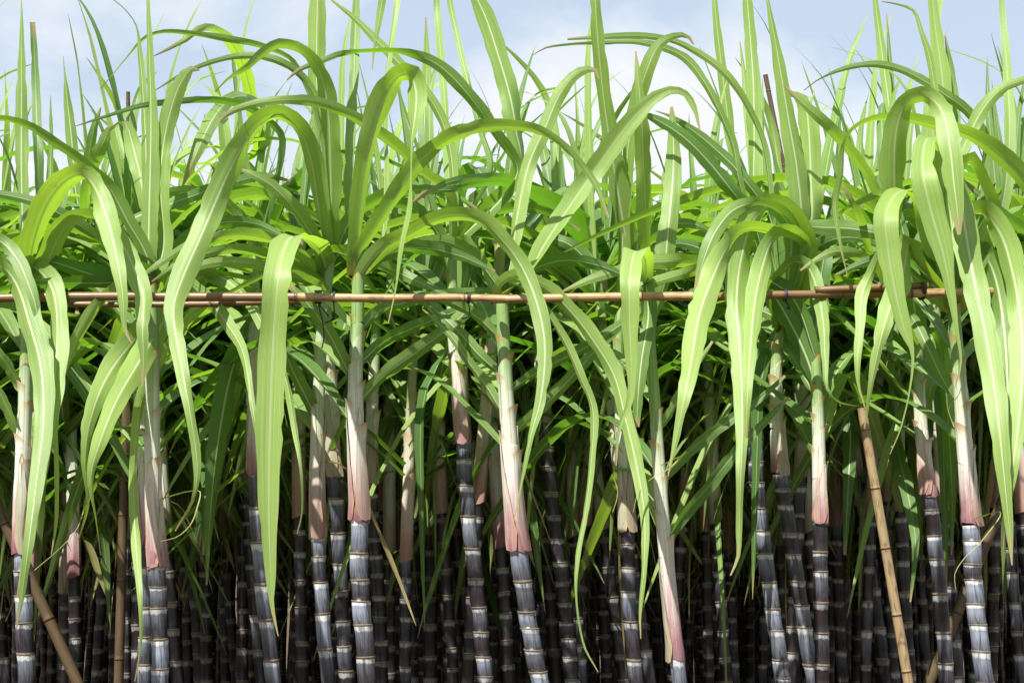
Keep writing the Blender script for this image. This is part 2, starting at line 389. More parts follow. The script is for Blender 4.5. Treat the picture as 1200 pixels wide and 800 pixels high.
# ================================================================ the front canes, each built at its own place
# (depth m, stalk diameter in photo px, wax, sheath kind, photo path bottom->top, y where the dark cane ends, label)
CANES = [
 (3.00, 19, .75, .05, [(31,800),(28,720),(25,640),(26,560),(29,480),(31,400),(34,345)], 641, 'pale sheathed sugar cane at the left edge, two long blades hanging over it'),
 (3.75, 15, .25, .95, [(78,800),(76,745),(79,690),(78,620),(81,540),(86,460),(92,380),(94,320)], 690, 'sugar cane in ragged dry brown sheath left of the upright bamboo post'),
 (3.00, 20, .85, .10, [(188,800),(186,730),(184,660),(180,590),(178,500),(179,400),(176,335)], 658, 'sugar cane with a split pink and cream sheath, right of the upright bamboo post'),
 (3.12, 16, .60, .15, [(168,800),(171,720),(170,636),(167,560),(168,480),(180,420),(188,350)], 634, 'slimmer sugar cane touching the left side of the split pink sheath cane'),
 (3.30, 18, .80, .30, [(321,800),(311,720),(303,640),(299,550),(297,450),(298,330),(300,300)], 550, 'sugar cane mostly hidden by the longest broad hanging blade left of centre'),
 (3.20, 17, .75, .42, [(384,800),(378,720),(372,627),(371,560),(372,500),(375,430),(377,380),(384,330),(387,288)], 627, 'sugar cane with a greenish sheath turning pink at its foot, leftmost of three close canes'),
 (3.40, 17, .45, .20, [(406,800),(401,720),(396,620),(391,551),(388,470),(385,400),(382,350)], 551, 'sugar cane standing between the greenish sheathed cane and the thick pink sheathed one'),
 (3.00, 21, .75, .12, [(431,800),(426,740),(421,670),(421,605),(418,530),(416,450),(419,380),(420,322)], 605, 'thick sugar cane with a broad pink and pale green sheath, left of centre'),
 (3.55, 16, .25, .60, [(448,800),(444,700),(437,620),(434,560),(436,480),(440,400),(443,350)], 560, 'brownish shaded sugar cane tucked behind the right side of the thick pink sheathed cane'),
 (3.85, 16, .15, .70, [(504,800),(504,700),(502,620),(497,560),(494,480),(490,400),(488,350)], 556, 'shaded blackish sugar cane with a narrow brown sheath, left of the middle of the picture'),
 (4.25, 12, .35, .75, [(536,800),(529,720),(521,640),(512,568),(508,500),(505,400),(504,350)], 568, 'thin sugar cane with bright white joint bands behind two darker canes left of the middle'),
 (3.90, 15, .12, .55, [(552,800),(545,720),(535,640),(526,550),(520,450),(515,340)], 550, 'dark leaning sugar cane just left of the short pink sheathed cane'),
 (3.30, 18, .62, .10, [(569,800),(562,720),(555,655),(548,595),(542,512),(536,440),(531,380),(529,290)], 512, 'sugar cane near the middle whose short dark red sheath ends highest of all'),
 (3.00, 21, .88, .00, [(633,800),(624,755),(615,700),(607,635),(600,560),(595,490),(591,420),(588,345)], 636, 'leaning sugar cane with a long white sheath blushing pink at the foot, in the middle'),
 (3.50, 17, .30, .45, [(671,800),(663,720),(655,650),(646,580),(638,490),(635,420),(630,345)], 488, 'tall dark sugar cane leaning behind the long white sheathed cane'),
 (4.05, 14, .12, .50, [(652,800),(646,720),(640,640),(634,560),(630,400),(634,350)], 575, 'dull black sugar cane squeezed between the white sheathed cane and the tall dark one'),
 (3.85, 15, .12, .40, [(729,800),(722,700),(716,620),(712,560),(706,490),(702,420),(704,360)], 490, 'unwaxed black sugar cane left of the purple sheathed cane right of the middle'),
 (4.30, 13, .20, .50, [(711,800),(706,700),(700,600),(697,500),(695,300)], 540, 'thin dim sugar cane seen behind the unwaxed black cane'),
 (3.30, 17, .60, .18, [(746,800),(742,760),(737,700),(735,615),(731,540),(727,470),(725,400),(727,360)], 615, 'sugar cane with a purple grey sheath and strong white bands, right of the middle'),
 (3.02, 18, .55, .02, [(796,800),(792,765),(784,690),(776,600),(770,510),(765,440),(761,385)], 766, 'leaning sugar cane whose long white sheath reaches almost to the bottom of the picture'),
 (4.20, 13, .25, .55, [(846,800),(840,740),(830,680),(821,620),(824,500),(830,420)], 615, 'slim shaded sugar cane right of the cane with the lowest reaching white sheath'),
 (3.30, 18, .72, .45, [(918,800),(908,730),(898,660),(889,590),(885,520),(884,440),(884,400)], 512, 'leaning pale jointed sugar cane under the three broad pale blades at the right'),
 (3.20, 18, .50, .65, [(954,800),(947,760),(938,700),(928,640),(920,590),(914,552),(910,480),(910,420),(914,385)], 552, 'strongly leaning sugar cane with a red brown sheath beside the flared pale sheath'),
 (3.06, 17, .48, .05, [(964,800),(962,700),(961,602),(960,555),(959,500),(957,455),(956,420)], 604, 'upright sugar cane with a flared pale sheath wrapped in pink and orange, right of centre'),
 (4.00, 14, .35, .80, [(1044,800),(1035,720),(1022,650),(1013,590),(1008,500),(1004,420)], 560, 'leaning sugar cane half hidden behind the sloping bamboo cane at the right'),
 (3.75, 15, .20, .60, [(1038,800),(1026,700),(1012,620),(1002,550),(1000,450),(1002,380)], 546, 'dark leaning sugar cane left of the sloping bamboo cane'),
 (3.18, 17, .55, .22, [(1110,800),(1102,700),(1094,620),(1088,573),(1081,520),(1077,450),(1075,405)], 573, 'sugar cane with alternating black and white joints and a tan split sheath at the right'),
 (3.00, 20, .75, .03, [(1155,800),(1148,750),(1141,680),(1138,610),(1131,530),(1126,460),(1121,400),(1118,360)], 611, 'stout sugar cane with a pale pinkish sheath, the rightmost of the thick front canes'),
 (3.90, 12, .40, .50, [(1086,800),(1080,700),(1074,600),(1070,500),(1064,400)], 590, 'thin sugar cane just left of the black and white jointed cane'),
 (3.55, 13, .50, .85, [(1198,800),(1192,740),(1186,660),(1183,580),(1180,500),(1174,400)], 560, 'sugar cane at the right edge in a torn reddish brown sheath'),
 (4.00, 15, .18, .50, [(236,800),(229,700),(222,610),(218,520),(214,400),(216,250)], 600, 'dim sugar cane left of the thin banded pair, under the small green hanging tips'),
 (4.30, 12, .30, .50, [(265,800),(264,700),(268,610),(268,500),(262,350),(250,200)], 600, 'thin banded sugar cane standing right of the dim cane left of centre'),
 (4.50, 12, .30, .60, [(350,800),(346,680),(343,560),(340,450),(335,300)], 570, 'thin shaded sugar cane behind the blade tip left of the greenish sheathed cane'),
]
# ---- blades traced from the photograph: (mode, depth base, depth tip, max true width px, [(x, y, visible width px)...])
# mode P: the blade arches across the view and turns edgewise; H: it folds over towards the viewer and hangs
L = []
def B(mode, d0, d1, wmax, pts, rnd=None, dry=0., sgn=1): L.append((mode, d0, d1, wmax, pts, rnd, dry, sgn))  # rnd is hand-set tone: shade and sunlight on some blades go into their colour
B('H',3.15,2.62,36,[(384,322,20),(374,292,26),(352,279,30),(338,281,33),(327,318,34),(320,400,33),(316,500,32),(315,600,23),(317,670,12),(319,710,5),(326,745,1)],.95)
B('P',3.15,2.70,32,[(380,285,14),(372,235,18),(364,185,20),(348,148,18),(324,136,16),(298,152,24),(270,198,28),(236,275,30),(212,330,28),(203,362,22),(209,410,19),(222,480,12),(231,545,9),(226,585,4),(205,622,1.5)],.75)
B('P',3.00,2.68,32,[(36,300,20),(48,255,28),(68,220,28),(92,204,22),(108,214,22),(125,255,26),(138,310,18),(144,350,11),(146,385,5),(154,402,1)],.85)
B('P',3.00,2.70,30,[(58,302,22),(68,278,26),(85,259,18),(108,255,12),(128,264,14),(146,290,20),(161,325,23),(168,348,20),(167,385,15),(168,425,8),(167,452,2)],.7)
B('P',3.05,2.90,20,[(172,300,16),(150,260,16),(125,216,12),(88,184,12),(60,165,10),(35,149,9),(0,139,8),(-45,148,5),(-90,180,2)],.4)
B('P',3.00,2.65,30,[(-20,345,10),(-2,311,14),(18,330,24),(35,380,28),(48,430,26),(51,490,23),(43,560,17),(33,640,12),(25,700,6),(19,738,1)],.6)
B('P',3.00,2.68,26,[(20,335,14),(30,311,12),(45,316,18),(60,335,24),(67,370,22),(66,420,22),(60,480,18),(48,550,14),(38,610,10),(28,655,5),(20,700,2)],.8)
B('P',3.10,2.85,20,[(-30,270,10),(0,282,16),(20,303,18),(34,335,16),(42,360,10),(48,400,3)],.4)
B('P',3.00,2.75,16,[(178,330,12),(150,325,10),(134,338,11),(112,360,14),(95,388,13),(82,418,10),(71,455,8),(66,500,6),(67,560,5),(66,610,4),(60,650,1)],.9)
B('P',3.10,2.70,32,[(262,335,12),(236,325,14),(205,348,24),(160,395,28),(126,440,26),(106,490,16),(99,540,8),(103,590,4),(92,632,1.5)],.8)
B('P',3.20,2.68,32,[(300,322,16),(262,312,12),(232,328,24),(200,365,30),(165,420,30),(136,470,24),(116,520,16),(106,560,8),(112,605,2),(118,650,1)],1.0)
B('P',3.10,2.72,17,[(258,348,10),(235,362,12),(205,398,14),(178,438,14),(163,482,12),(157,540,9),(157,600,10),(160,650,10),(164,700,6),(165,755,3),(158,798,1)],.95)
B('P',3.10,2.80,18,[(200,318,8),(222,332,12),(250,358,16),(270,385,15),(284,410,11),(291,445,8),(298,490,6),(304,530,1)],.7)
B('P',3.20,2.85,15,[(240,318,8),(262,326,12),(290,350,13),(303,372,12),(318,400,12),(335,445,9),(345,500,7),(353,550,4),(354,600,2),(348,625,1)],.8)
B('P',3.00,2.74,24,[(417,338,14),(430,312,18),(450,290,20),(480,274,18),(510,258,18),(540,253,18),(568,261,16),(588,280,16),(608,306,19),(626,345,21),(637,390,20),(638,430,16),(632,475,12),(622,510,8),(612,560,3),(602,612,1)],.65)
B('P',3.00,2.75,22,[(586,336,12),(605,325,14),(640,338,16),(666,361,18),(695,398,18),(720,440,18),(733,490,17),(745,540,16),(755,600,12),(755,660,7),(750,720,3),(751,748,1)],.8)
B('P',3.30,2.80,13,[(590,330,9),(612,336,9),(638,362,9),(662,400,10),(680,440,9),(695,480,9),(693,540,8),(686,600,6),(677,650,5),(675,700,3),(684,755,2.5),(701,787,1)],.7)
B('H',3.02,2.68,28,[(757,330,16),(756,306,22),(750,296,26),(743,297,27),(738,330,25),(738,380,20),(740,430,13),(738,470,8),(726,500,4),(722,545,1.5)],1.0)
B('P',3.05,2.95,20,[(757,330,12),(760,370,16),(752,420,17),(748,460,14),(746,500,6)],.3)
B('P',3.05,3.05,26,[(735,300,24),(727,240,24),(716,175,22),(707,110,18),(700,40,15),(696,-30,11),(694,-90,3)],.7)
B('P',3.02,3.05,24,[(757,298,15),(756,240,17),(754,190,20),(752,140,16),(748,95,9),(745,60,1.5)],.8)
B('P',3.10,3.15,24,[(779,330,18),(781,290,22),(785,250,22),(789,200,20),(789,160,14),(787,125,3)],.6)
B('P',3.10,2.95,26,[(615,325,12),(640,283,20),(665,245,22),(700,195,25),(735,147,23),(765,116,16),(785,106,10),(801,108,9),(813,125,7),(820,152,2)],.8,0.,-1)
B('P',3.20,3.05,20,[(600,302,8),(606,255,16),(620,192,18),(640,147,18),(655,112,17),(675,87,12),(695,81,7),(702,92,2)],.85,0.,-1)
B('P',3.30,3.10,22,[(735,185,14),(745,125,18),(758,82,20),(772,53,14),(790,42,7),(805,42,5),(813,52,2)],.7,0.,-1)
B('P',3.20,2.90,22,[(928,275,20),(912,248,18),(885,238,16),(858,247,18),(838,272,18),(826,300,15),(815,338,3)],.55)
B('P',3.20,2.68,32,[(940,292,10),(902,272,12),(872,271,15),(852,290,22),(833,330,28),(819,370,30),(812,410,26),(803,460,16),(793,510,8),(783,558,1)],1.0)
B('P',3.20,2.70,32,[(942,322,24),(940,282,30),(926,252,24),(905,241,22),(883,258,27),(869,300,27),(863,350,27),(866,400,26),(869,450,21),(870,500,16),(868,560,10),(866,620,7),(865,652,4),(856,674,1.5)],.85)
B('P',3.20,2.74,28,[(942,290,10),(928,273,10),(906,281,20),(894,310,24),(885,350,22),(880,400,18),(876,460,10),(874,525,2)],.8)
B('P',3.06,2.80,18,[(903,345,6),(914,322,8),(930,306,11),(946,311,15),(958,340,16),(965,380,14),(967,420,8),(970,458,4),(985,472,2),(1012,476,1)],.6)
B('H',3.18,2.72,30,[(1084,270,18),(1080,238,18),(1064,223,20),(1048,230,25),(1038,255,28),(1041,295,28),(1050,345,22),(1060,385,15),(1069,412,5),(1067,450,2.5),(1056,500,2),(1043,532,1)],.95)
B('P',3.15,2.80,16,[(1048,280,8),(1035,292,8),(1021,320,12),(1010,345,15),(1008,380,12),(1005,420,8),(1006,450,3.5),(1014,478,1.5)],1.0)
B('P',3.15,2.76,28,[(1072,300,12),(1066,282,14),(1057,325,27),(1042,362,24),(1030,405,13),(1021,450,7),(1013,502,1.5)],.9)
B('H',3.00,2.66,34,[(1104,235,18),(1102,185,20),(1094,163,20),(1084,168,24),(1082,205,31),(1092,250,32),(1105,295,24),(1114,340,12),(1120,380,6),(1126,425,2.5),(1118,458,1)],.85)
B('P',3.18,2.72,32,[(1052,300,22),(1048,220,28),(1050,155,28),(1063,118,22),(1086,112,20),(1105,132,22),(1113,170,26),(1118,215,24),(1122,248,14),(1124,275,4)],.75)
B('P',3.05,2.62,34,[(1160,255,20),(1150,212,16),(1137,190,14),(1126,206,24),(1130,260,31),(1142,330,30),(1155,390,28),(1165,450,26),(1172,510,22),(1178,570,15),(1183,620,8),(1186,662,1.5)],.75)
B('P',3.05,2.64,32,[(1115,290,10),(1130,257,12),(1150,248,17),(1172,272,26),(1186,315,28),(1195,365,30),(1198,420,28),(1195,480,22),(1188,540,14),(1180,600,7),(1186,650,2)],.8)
B('P',3.10,2.80,30,[(1128,310,10),(1148,292,16),(1165,320,26),(1175,370,28),(1180,430,24),(1182,500,14),(1180,565,3)],.35)
B('P',3.15,2.85,26,[(1245,275,22),(1210,222,24),(1175,185,22),(1140,160,18),(1100,147,14),(1060,138,12),(1035,138,8),(1012,144,5),(997,155,5),(988,175,7),(985,205,7),(979,240,7),(986,290,3),(993,322,1)],.75)
B('P',3.10,3.00,15,[(1155,170,10),(1135,132,12),(1108,111,12),(1082,94,11),(1055,81,9),(1025,75,8),(990,80,6),(960,93,2),(942,106,.8)],.4)
B('P',3.10,2.95,20,[(1118,205,10),(1132,167,14),(1150,131,17),(1170,107,14),(1190,97,11),(1225,90,8),(1260,100,4)],.85,0.,-1)
B('P',3.50,3.50,16,[(1172,250,12),(1183,170,14),(1182,110,12),(1178,50,9),(1174,0,6),(1171,-70,2)],.6)
B('P',3.05,3.05,22,[(1108,240,12),(1108,135,18),(1103,80,19),(1096,30,14),(1091,-20,8),(1086,-70,2)],.75)
B('P',3.05,3.15,14,[(1110,240,8),(1120,145,11),(1116,95,10),(1108,42,2)],.3)
B('P',3.05,2.95,12,[(1106,200,6),(1096,110,8),(1089,65,8),(1080,38,6),(1071,13,4),(1052,5,2.5),(1034,2,1)],.8)
B('P',3.90,3.90,16,[(1048,215,14),(1043,135,13),(1036,80,11),(1028,20,8),(1021,-40,2)],.7)
B('P',3.90,3.95,12,[(1049,210,10),(1046,130,9),(1043,75,6),(1039,15,1)],.3)
B('P',3.20,3.15,28,[(938,262,24),(934,200,24),(924,140,20),(914,80,14),(905,30,8),(896,-20,2)],.7)
B('P',3.06,3.20,32,[(950,264,26),(950,205,28),(948,155,26),(944,125,20),(934,112,10),(922,110,3)],.8)
B('P',3.40,3.10,16,[(1040,260,8),(1020,208,12),(1000,180,13),(975,151,14),(952,130,12),(930,111,6),(918,100,1)],.7,0.,-1)
B('P',3.30,3.30,20,[(885,232,14),(884,160,17),(883,100,18),(879,40,14),(875,-10,10),(872,-60,2)],.6)
B('P',3.30,3.40,10,[(884,230,6),(876,140,8),(871,80,5),(867,48,1)],.8)
B('P',4.20,4.20,15,[(858,218,10),(854,150,13),(846,80,12),(839,20,8),(835,-40,2)],.7)
B('P',3.60,3.20,12,[(866,210,7),(860,172,8),(845,134,9),(825,95,10),(803,68,10),(775,55,9),(745,49,7),(710,50,5),(670,52,3),(640,56,2),(624,65,.8)],.5)
B('P',3.60,3.20,12,[(900,200,6),(892,160,8),(874,120,8),(850,86,9),(825,66,9),(790,48,7),(750,42,8),(710,43,7),(665,46,2.5)],.6)
B('P',3.50,3.10,22,[(884,262,14),(852,216,18),(820,178,18),(794,155,16),(765,138,9),(742,130,2)],.15)
B('P',3.60,3.20,18,[(905,262,14),(866,202,14),(840,176,13),(812,153,11),(785,136,4),(768,130,1)],.2)
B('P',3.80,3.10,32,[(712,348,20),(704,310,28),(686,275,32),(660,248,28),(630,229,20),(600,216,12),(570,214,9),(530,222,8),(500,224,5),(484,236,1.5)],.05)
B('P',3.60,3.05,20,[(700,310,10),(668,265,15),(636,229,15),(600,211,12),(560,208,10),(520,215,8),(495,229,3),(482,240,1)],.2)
B('P',3.00,2.85,24,[(420,298,14),(440,265,18),(465,228,20),(490,191,21),(520,166,18),(555,151,18),(590,147,14),(625,151,12),(650,163,9),(676,186,8),(698,216,7),(713,255,2.5)],.7)
B('P',3.00,2.85,32,[(418,296,14),(421,250,18),(427,200,22),(441,140,26),(456,103,28),(469,88,18),(481,88,20),(488,110,24),(486,140,18),(482,168,5),(481,205,2),(478,245,6),(470,285,5),(464,335,2.5),(455,378,1)],.85)
B('P',3.25,3.20,26,[(384,285,10),(379,205,14),(373,135,20),(371,65,22),(372,0,19),(374,-70,6)],.75)
B('P',3.15,2.95,26,[(387,290,10),(388,240,18),(387,180,22),(384,125,22),(376,88,18),(362,65,14),(345,54,12),(325,52,12),(305,64,10),(290,78,8),(268,92,3),(252,108,1)],.6)
B('P',3.30,3.00,12,[(330,165,8),(306,136,10),(280,122,9),(245,117,8),(205,119,8),(165,124,6),(125,136,4),(88,148,1)],.1)
B('P',3.30,2.95,17,[(526,228,12),(500,205,14),(465,171,14),(430,146,14),(400,129,13),(370,119,13),(335,117,11),(300,121,10),(270,131,7),(258,142,2)],.75)
B('P',3.60,3.10,18,[(606,205,10),(578,152,13),(556,120,16),(530,90,16),(505,71,14),(470,61,8),(430,60,5),(400,63,7),(375,72,7),(350,82,5),(336,94,1.5)],.35)
B('P',3.50,3.35,28,[(608,200,14),(604,150,20),(597,110,24),(584,65,24),(569,20,22),(553,-15,14),(538,-60,3)],.5)
B('P',3.40,3.40,14,[(409,290,10),(410,205,12),(412,150,12),(415,80,12),(417,20,10),(418,-30,6),(418,-80,2)],.5)
B('P',3.90,3.90,12,[(526,210,9),(522,130,9),(517,70,9),(512,10,8),(509,-50,2)],.6)
B('P',3.70,3.70,10,[(575,200,7),(562,148,7),(548,95,8),(535,40,8),(525,-10,6),(518,-60,1.5)],.5)
B('P',4.30,4.30,22,[(500,205,14),(499,168,18),(499,120,16),(500,70,9),(499,20,1.5)],.8)
B('P',3.60,3.30,14,[(531,205,10),(522,152,12),(500,109,12),(470,76,12),(440,46,10),(415,21,7),(392,3,3),(376,-12,1)],.7)
B('P',3.40,3.30,14,[(446,300,6),(452,100,6),(468,-30,8),(457,-45,8),(448,0,10),(443,30,7),(438,60,3),(436,82,1)],.8)
B('P',3.05,3.05,18,[(28,295,10),(25,200,14),(25,130,15),(25,80,9),(25,20,3),(25,-10,1)],.55)
B('P',3.20,3.25,15,[(42,295,8),(45,230,10),(44,170,12),(42,110,10),(40,60,8),(38,26,6)],.15)
B('P',3.75,3.80,16,[(95,262,10),(88,220,11),(84,165,14),(79,120,9),(76,90,3),(74,66,.8)],.4)
B('P',3.75,3.80,8,[(92,270,6),(62,230,6),(60,160,5),(59,112,.8)],.4)
B('P',3.75,3.60,15,[(96,270,8),(99,245,9),(103,190,12),(110,150,9),(118,126,2)],.3)
B('P',3.75,3.40,18,[(98,270,10),(103,215,14),(112,185,16),(122,165,14),(128,150,6),(136,148,1)],.55)
B('P',3.00,3.00,22,[(174,300,19),(176,200,17),(177,130,13),(175,60,7),(173,5,4),(173,-35,1)],.65)
B('P',3.05,3.05,16,[(170,300,12),(171,180,12),(167,100,8),(163,58,5),(159,30,2),(147,12,1.2),(128,-4,.8)],.55)
B('P',3.12,3.00,26,[(192,290,12),(188,215,15),(193,160,20),(205,112,20),(216,90,16),(224,81,8),(234,82,2)],.7,0.,-1)
B('P',3.12,3.10,26,[(188,290,12),(172,245,16),(163,200,20),(154,165,19),(149,148,12),(142,143,4),(130,150,1)],.85)
B('P',3.50,3.15,11,[(374,160,6),(345,75,6),(310,55,7),(270,46,8),(230,40,6),(192,37,5),(170,44,4),(150,66,2),(118,104,.8)],.4)
B('P',3.50,3.15,12,[(380,170,8),(372,118,8),(350,86,9),(320,69,9),(285,65,8),(250,72,6),(215,86,4),(180,107,1)],.5)
B('P',3.40,3.20,20,[(302,175,12),(296,120,16),(285,76,16),(268,46,14),(250,33,10),(232,34,8),(218,46,7),(200,56,4),(180,66,1)],.9)
B('P',3.40,3.05,20,[(308,175,8),(316,140,8),(300,117,8),(276,113,14),(255,131,18),(236,165,16),(223,195,10),(214,218,2)],.7)
B('P',3.10,2.95,18,[(176,312,12),(140,298,14),(110,275,13),(80,256,14),(45,238,13),(5,228,9),(-40,222,4)],.15)
B('P',3.10,3.20,18,[(178,300,8),(150,262,10),(190,243,13),(235,226,15),(275,213,13),(310,206,9),(340,212,2)],.2,0.,-1)
B('P',3.15,2.90,17,[(378,322,13),(330,286,14),(290,275,14),(250,278,13),(215,290,11),(185,310,8),(158,330,2)],.8)
B('P',3.30,2.95,16,[(378,330,12),(320,301,13),(280,292,12),(240,297,11),(205,312,8),(178,330,2)],.6)
B('P',3.30,3.00,15,[(376,336,12),(310,313,12),(270,306,12),(235,311,10),(212,328,2)],.9)
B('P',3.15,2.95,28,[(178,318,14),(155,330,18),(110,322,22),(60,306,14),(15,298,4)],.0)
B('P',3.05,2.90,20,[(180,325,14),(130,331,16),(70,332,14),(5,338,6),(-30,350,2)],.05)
B('P',3.00,3.20,18,[(422,470,10),(450,440,16),(490,411,17),(530,380,16),(560,352,13),(590,330,6),(620,318,2)],.45)
B('P',3.00,2.95,18,[(410,440,9),(398,415,14),(384,388,16),(360,355,14),(340,335,6)],.3)
B('P',3.00,3.15,16,[(424,384,10),(447,363,14),(480,353,14),(520,345,12),(570,340,7),(600,345,2)],.3)
B('P',3.00,3.20,16,[(424,424,10),(450,400,13),(485,384,14),(525,368,12),(570,352,6),(600,350,2)],.2)
B('P',3.20,3.15,18,[(373,497,10),(359,466,16),(343,434,15),(330,400,13),(315,365,8),(305,345,2)],.3)
B('P',3.00,3.05,14,[(588,483,8),(572,455,12),(550,425,11),(532,398,9),(510,375,5),(495,362,1)],.5)
B('P',3.00,3.20,16,[(604,505,9),(625,488,14),(660,452,14),(700,408,13),(735,372,9),(760,350,3)],.5)
B('P',3.00,3.20,15,[(600,456,9),(640,430,13),(690,405,13),(740,372,11),(790,345,4)],.25)
B('P',3.00,3.10,15,[(589,440,9),(562,416,13),(536,387,12),(505,360,7),(480,350,2)],.3)
B('P',3.00,3.10,16,[(589,400,9),(560,372,13),(530,355,12),(490,345,8),(460,345,2)],.35)
B('P',3.02,3.10,13,[(771,503,9),(785,485,10),(798,460,9),(815,430,7),(835,400,3)],.6)
B('P',3.02,3.00,15,[(783,632,5),(800,606,12),(830,570,14),(862,530,13),(895,495,9),(925,465,3)],.15)
B('P',3.02,3.10,14,[(776,562,8),(810,526,12),(850,496,13),(890,468,9),(920,440,3)],.25)
B('P',3.00,2.95,13,[(21,505,8),(10,482,11),(-2,458,11),(-25,430,7),(-45,415,2)],.4)
B('P',3.00,2.95,13,[(24,456,8),(12,432,12),(-5,410,11),(-30,385,6)],.4)
B('P',3.06,3.15,30,[(956,454,15),(946,420,23),(930,385,27),(910,350,22),(882,310,14),(850,280,4)],.1)
B('P',3.06,3.25,26,[(957,454,14),(956,400,23),(959,350,22),(966,300,18),(976,240,8),(985,200,2)],.1)
B('P',3.06,3.25,22,[(954,430,12),(938,400,17),(920,380,16),(895,365,10),(870,362,3)],.2)
B('P',3.00,3.10,15,[(1116,463,8),(1101,436,13),(1085,402,13),(1068,370,11),(1045,345,4)],.3)
B('P',3.00,3.15,18,[(1122,420,9),(1148,395,14),(1175,372,14),(1210,350,9)],.3)
B('P',3.18,3.20,24,[(1076,414,13),(1073,372,21),(1068,330,19),(1060,280,12),(1050,230,3)],.15)
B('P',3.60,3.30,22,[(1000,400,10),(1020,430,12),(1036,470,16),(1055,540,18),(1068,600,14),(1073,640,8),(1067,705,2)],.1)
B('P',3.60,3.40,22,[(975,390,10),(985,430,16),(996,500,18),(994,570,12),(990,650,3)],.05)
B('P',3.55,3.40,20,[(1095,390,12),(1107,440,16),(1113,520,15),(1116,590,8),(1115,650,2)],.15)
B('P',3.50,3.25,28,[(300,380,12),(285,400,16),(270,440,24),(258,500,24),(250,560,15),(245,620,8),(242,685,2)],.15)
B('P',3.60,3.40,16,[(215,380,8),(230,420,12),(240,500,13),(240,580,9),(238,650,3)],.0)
B('P',4.00,3.30,10,[(840,380,4),(845,480,5),(840,560,7),(843,640,6),(848,720,4),(851,800,2),(850,840,1)],.3)

for pts in ([(100,560,3),(97,600,2.5),(88,622,2),(66,646,1.5),(40,668,.8)], [(233,575,3.5),(230,598,3.5),(222,616,3),(207,629,2.2),(188,634,1)], [(797,535,3),(782,550,2.5),(764,560,1.8),(748,576,1.5),(742,600,.7)],
            [(722,520,3),(721,540,2.5),(719,556,2),(724,580,1.5),(718,600,.8)], [(1172,600,3),(1150,634,2.5),(1130,654,2),(1119,672,1.5),(1120,690,.7)], [(1127,452,2.5),(1124,462,2),(1112,480,1.4),(1118,500,.7)]):
    B('P',3.0,2.78,1.5,[(x, y, v * .42) for x, y, v in pts],.9,.55)
for d1_, r_, pts in (
 (3.05,.35,[(378,325,10),(385,296,10),(410,298,14),(450,312,14),(490,330,12),(530,350,6)]), (3.1,.6,[(388,304,10),(368,278,14),(345,245,17),(322,220,16),(300,206,10),(280,198,3)]),
 (3.1,.5,[(530,292,7),(545,285,9),(560,302,10),(572,325,9),(582,350,3)]), (3.0,.95,[(884,330,8),(865,314,12),(830,310,16),(790,306,18),(755,308,18),(720,318,13),(690,328,10),(658,342,2)]),
 (3.0,.9,[(884,322,8),(870,306,8),(835,312,12),(795,322,13),(757,334,13),(730,348,4)]), (3.1,.35,[(1075,310,10),(1040,278,16),(1000,268,19),(960,266,18),(930,262,6)]),
 (3.0,.8,[(1040,345,8),(1028,318,11),(1010,302,14),(980,294,12),(955,305,6),(938,317,2)]), (3.0,.6,[(1040,330,6),(1020,300,8),(1010,260,9),(998,235,7),(985,213,2)]),
 (3.0,.1,[(1230,300,10),(1195,266,13),(1165,243,12),(1138,220,7),(1128,210,2)]), (3.3,.3,[(386,320,10),(410,260,15),(445,232,16),(490,222,12),(530,228,8),(560,245,2)]),
 (3.3,.2,[(528,300,10),(505,262,14),(475,240,15),(440,236,12),(405,245,5)]), (3.3,.3,[(530,300,10),(560,262,14),(595,245,14),(640,248,10),(680,270,3)]),
 (3.2,.4,[(590,345,10),(560,305,14),(530,285,14),(495,283,10),(458,299,3)]), (3.4,.12,[(704,360,10),(690,310,15),(665,285,15),(635,280,10),(603,293,3)]),
 (3.2,.25,[(727,360,10),(745,300,14),(775,268,15),(810,262,11),(842,276,3)]), (3.3,.08,[(884,400,10),(865,340,16),(835,300,16),(800,285,11),(768,291,3)]),
 (3.2,.18,[(914,385,10),(930,320,15),(965,285,15),(1000,278,11),(1037,291,3)]), (3.6,.3,[(94,320,8),(120,280,13),(155,262,14),(195,268,10),(232,286,3)]),
 (3.2,.15,[(182,330,10),(215,285,14),(255,262,15),(300,262,11),(337,279,3)]), (3.3,.3,[(300,300,10),(275,250,14),(240,228,15),(200,225,10),(163,239,3)]),
 (3.0,.1,[(420,325,10),(450,300,16),(490,290,18),(540,300,12),(580,318,3)]), (3.0,.05,[(588,345,10),(620,318,15),(660,305,17),(705,312,12),(745,330,3)]),
 (3.0,.05,[(1118,360,10),(1095,320,16),(1060,300,17),(1020,305,12),(980,322,3)]), (3.1,.1,[(956,420,10),(930,350,17),(890,325,18),(845,328,12),(800,345,3)])):
    B('P', 3.3, d1_, 22, pts, r_)
# tops: how a traced blade joins its cane
stems = []
for ci, (d, dia, wx, kd, path, dy, lab) in enumerate(CANES):
    stems.append(np.array(path, float))
owner = {}
def nearest(px, py, depth):
    best = (1e9, 0, None)
    for i, P in enumerate(stems):
        for a, b in zip(P[:-1], P[1:]):
            ab = b - a; t = np.clip(np.dot([px - a[0], py - a[1]], ab) / (ab @ ab), 0, 1); q = a + t * ab
            if q[1] > CANES[i][5] - 30: continue
            dist = math.hypot(q[0] - px, q[1] - py) + 60 * abs(CANES[i][0] - depth)
            if dist < best[0]: best = (dist, i, q)
    return best
for li, (mode, d0, d1, wm, pts, rnd, dry, sgn) in enumerate(L):
    dist, i, q = nearest(pts[0][0], pts[0][1], d0)
    owner.setdefault(i, []).append((li, q))

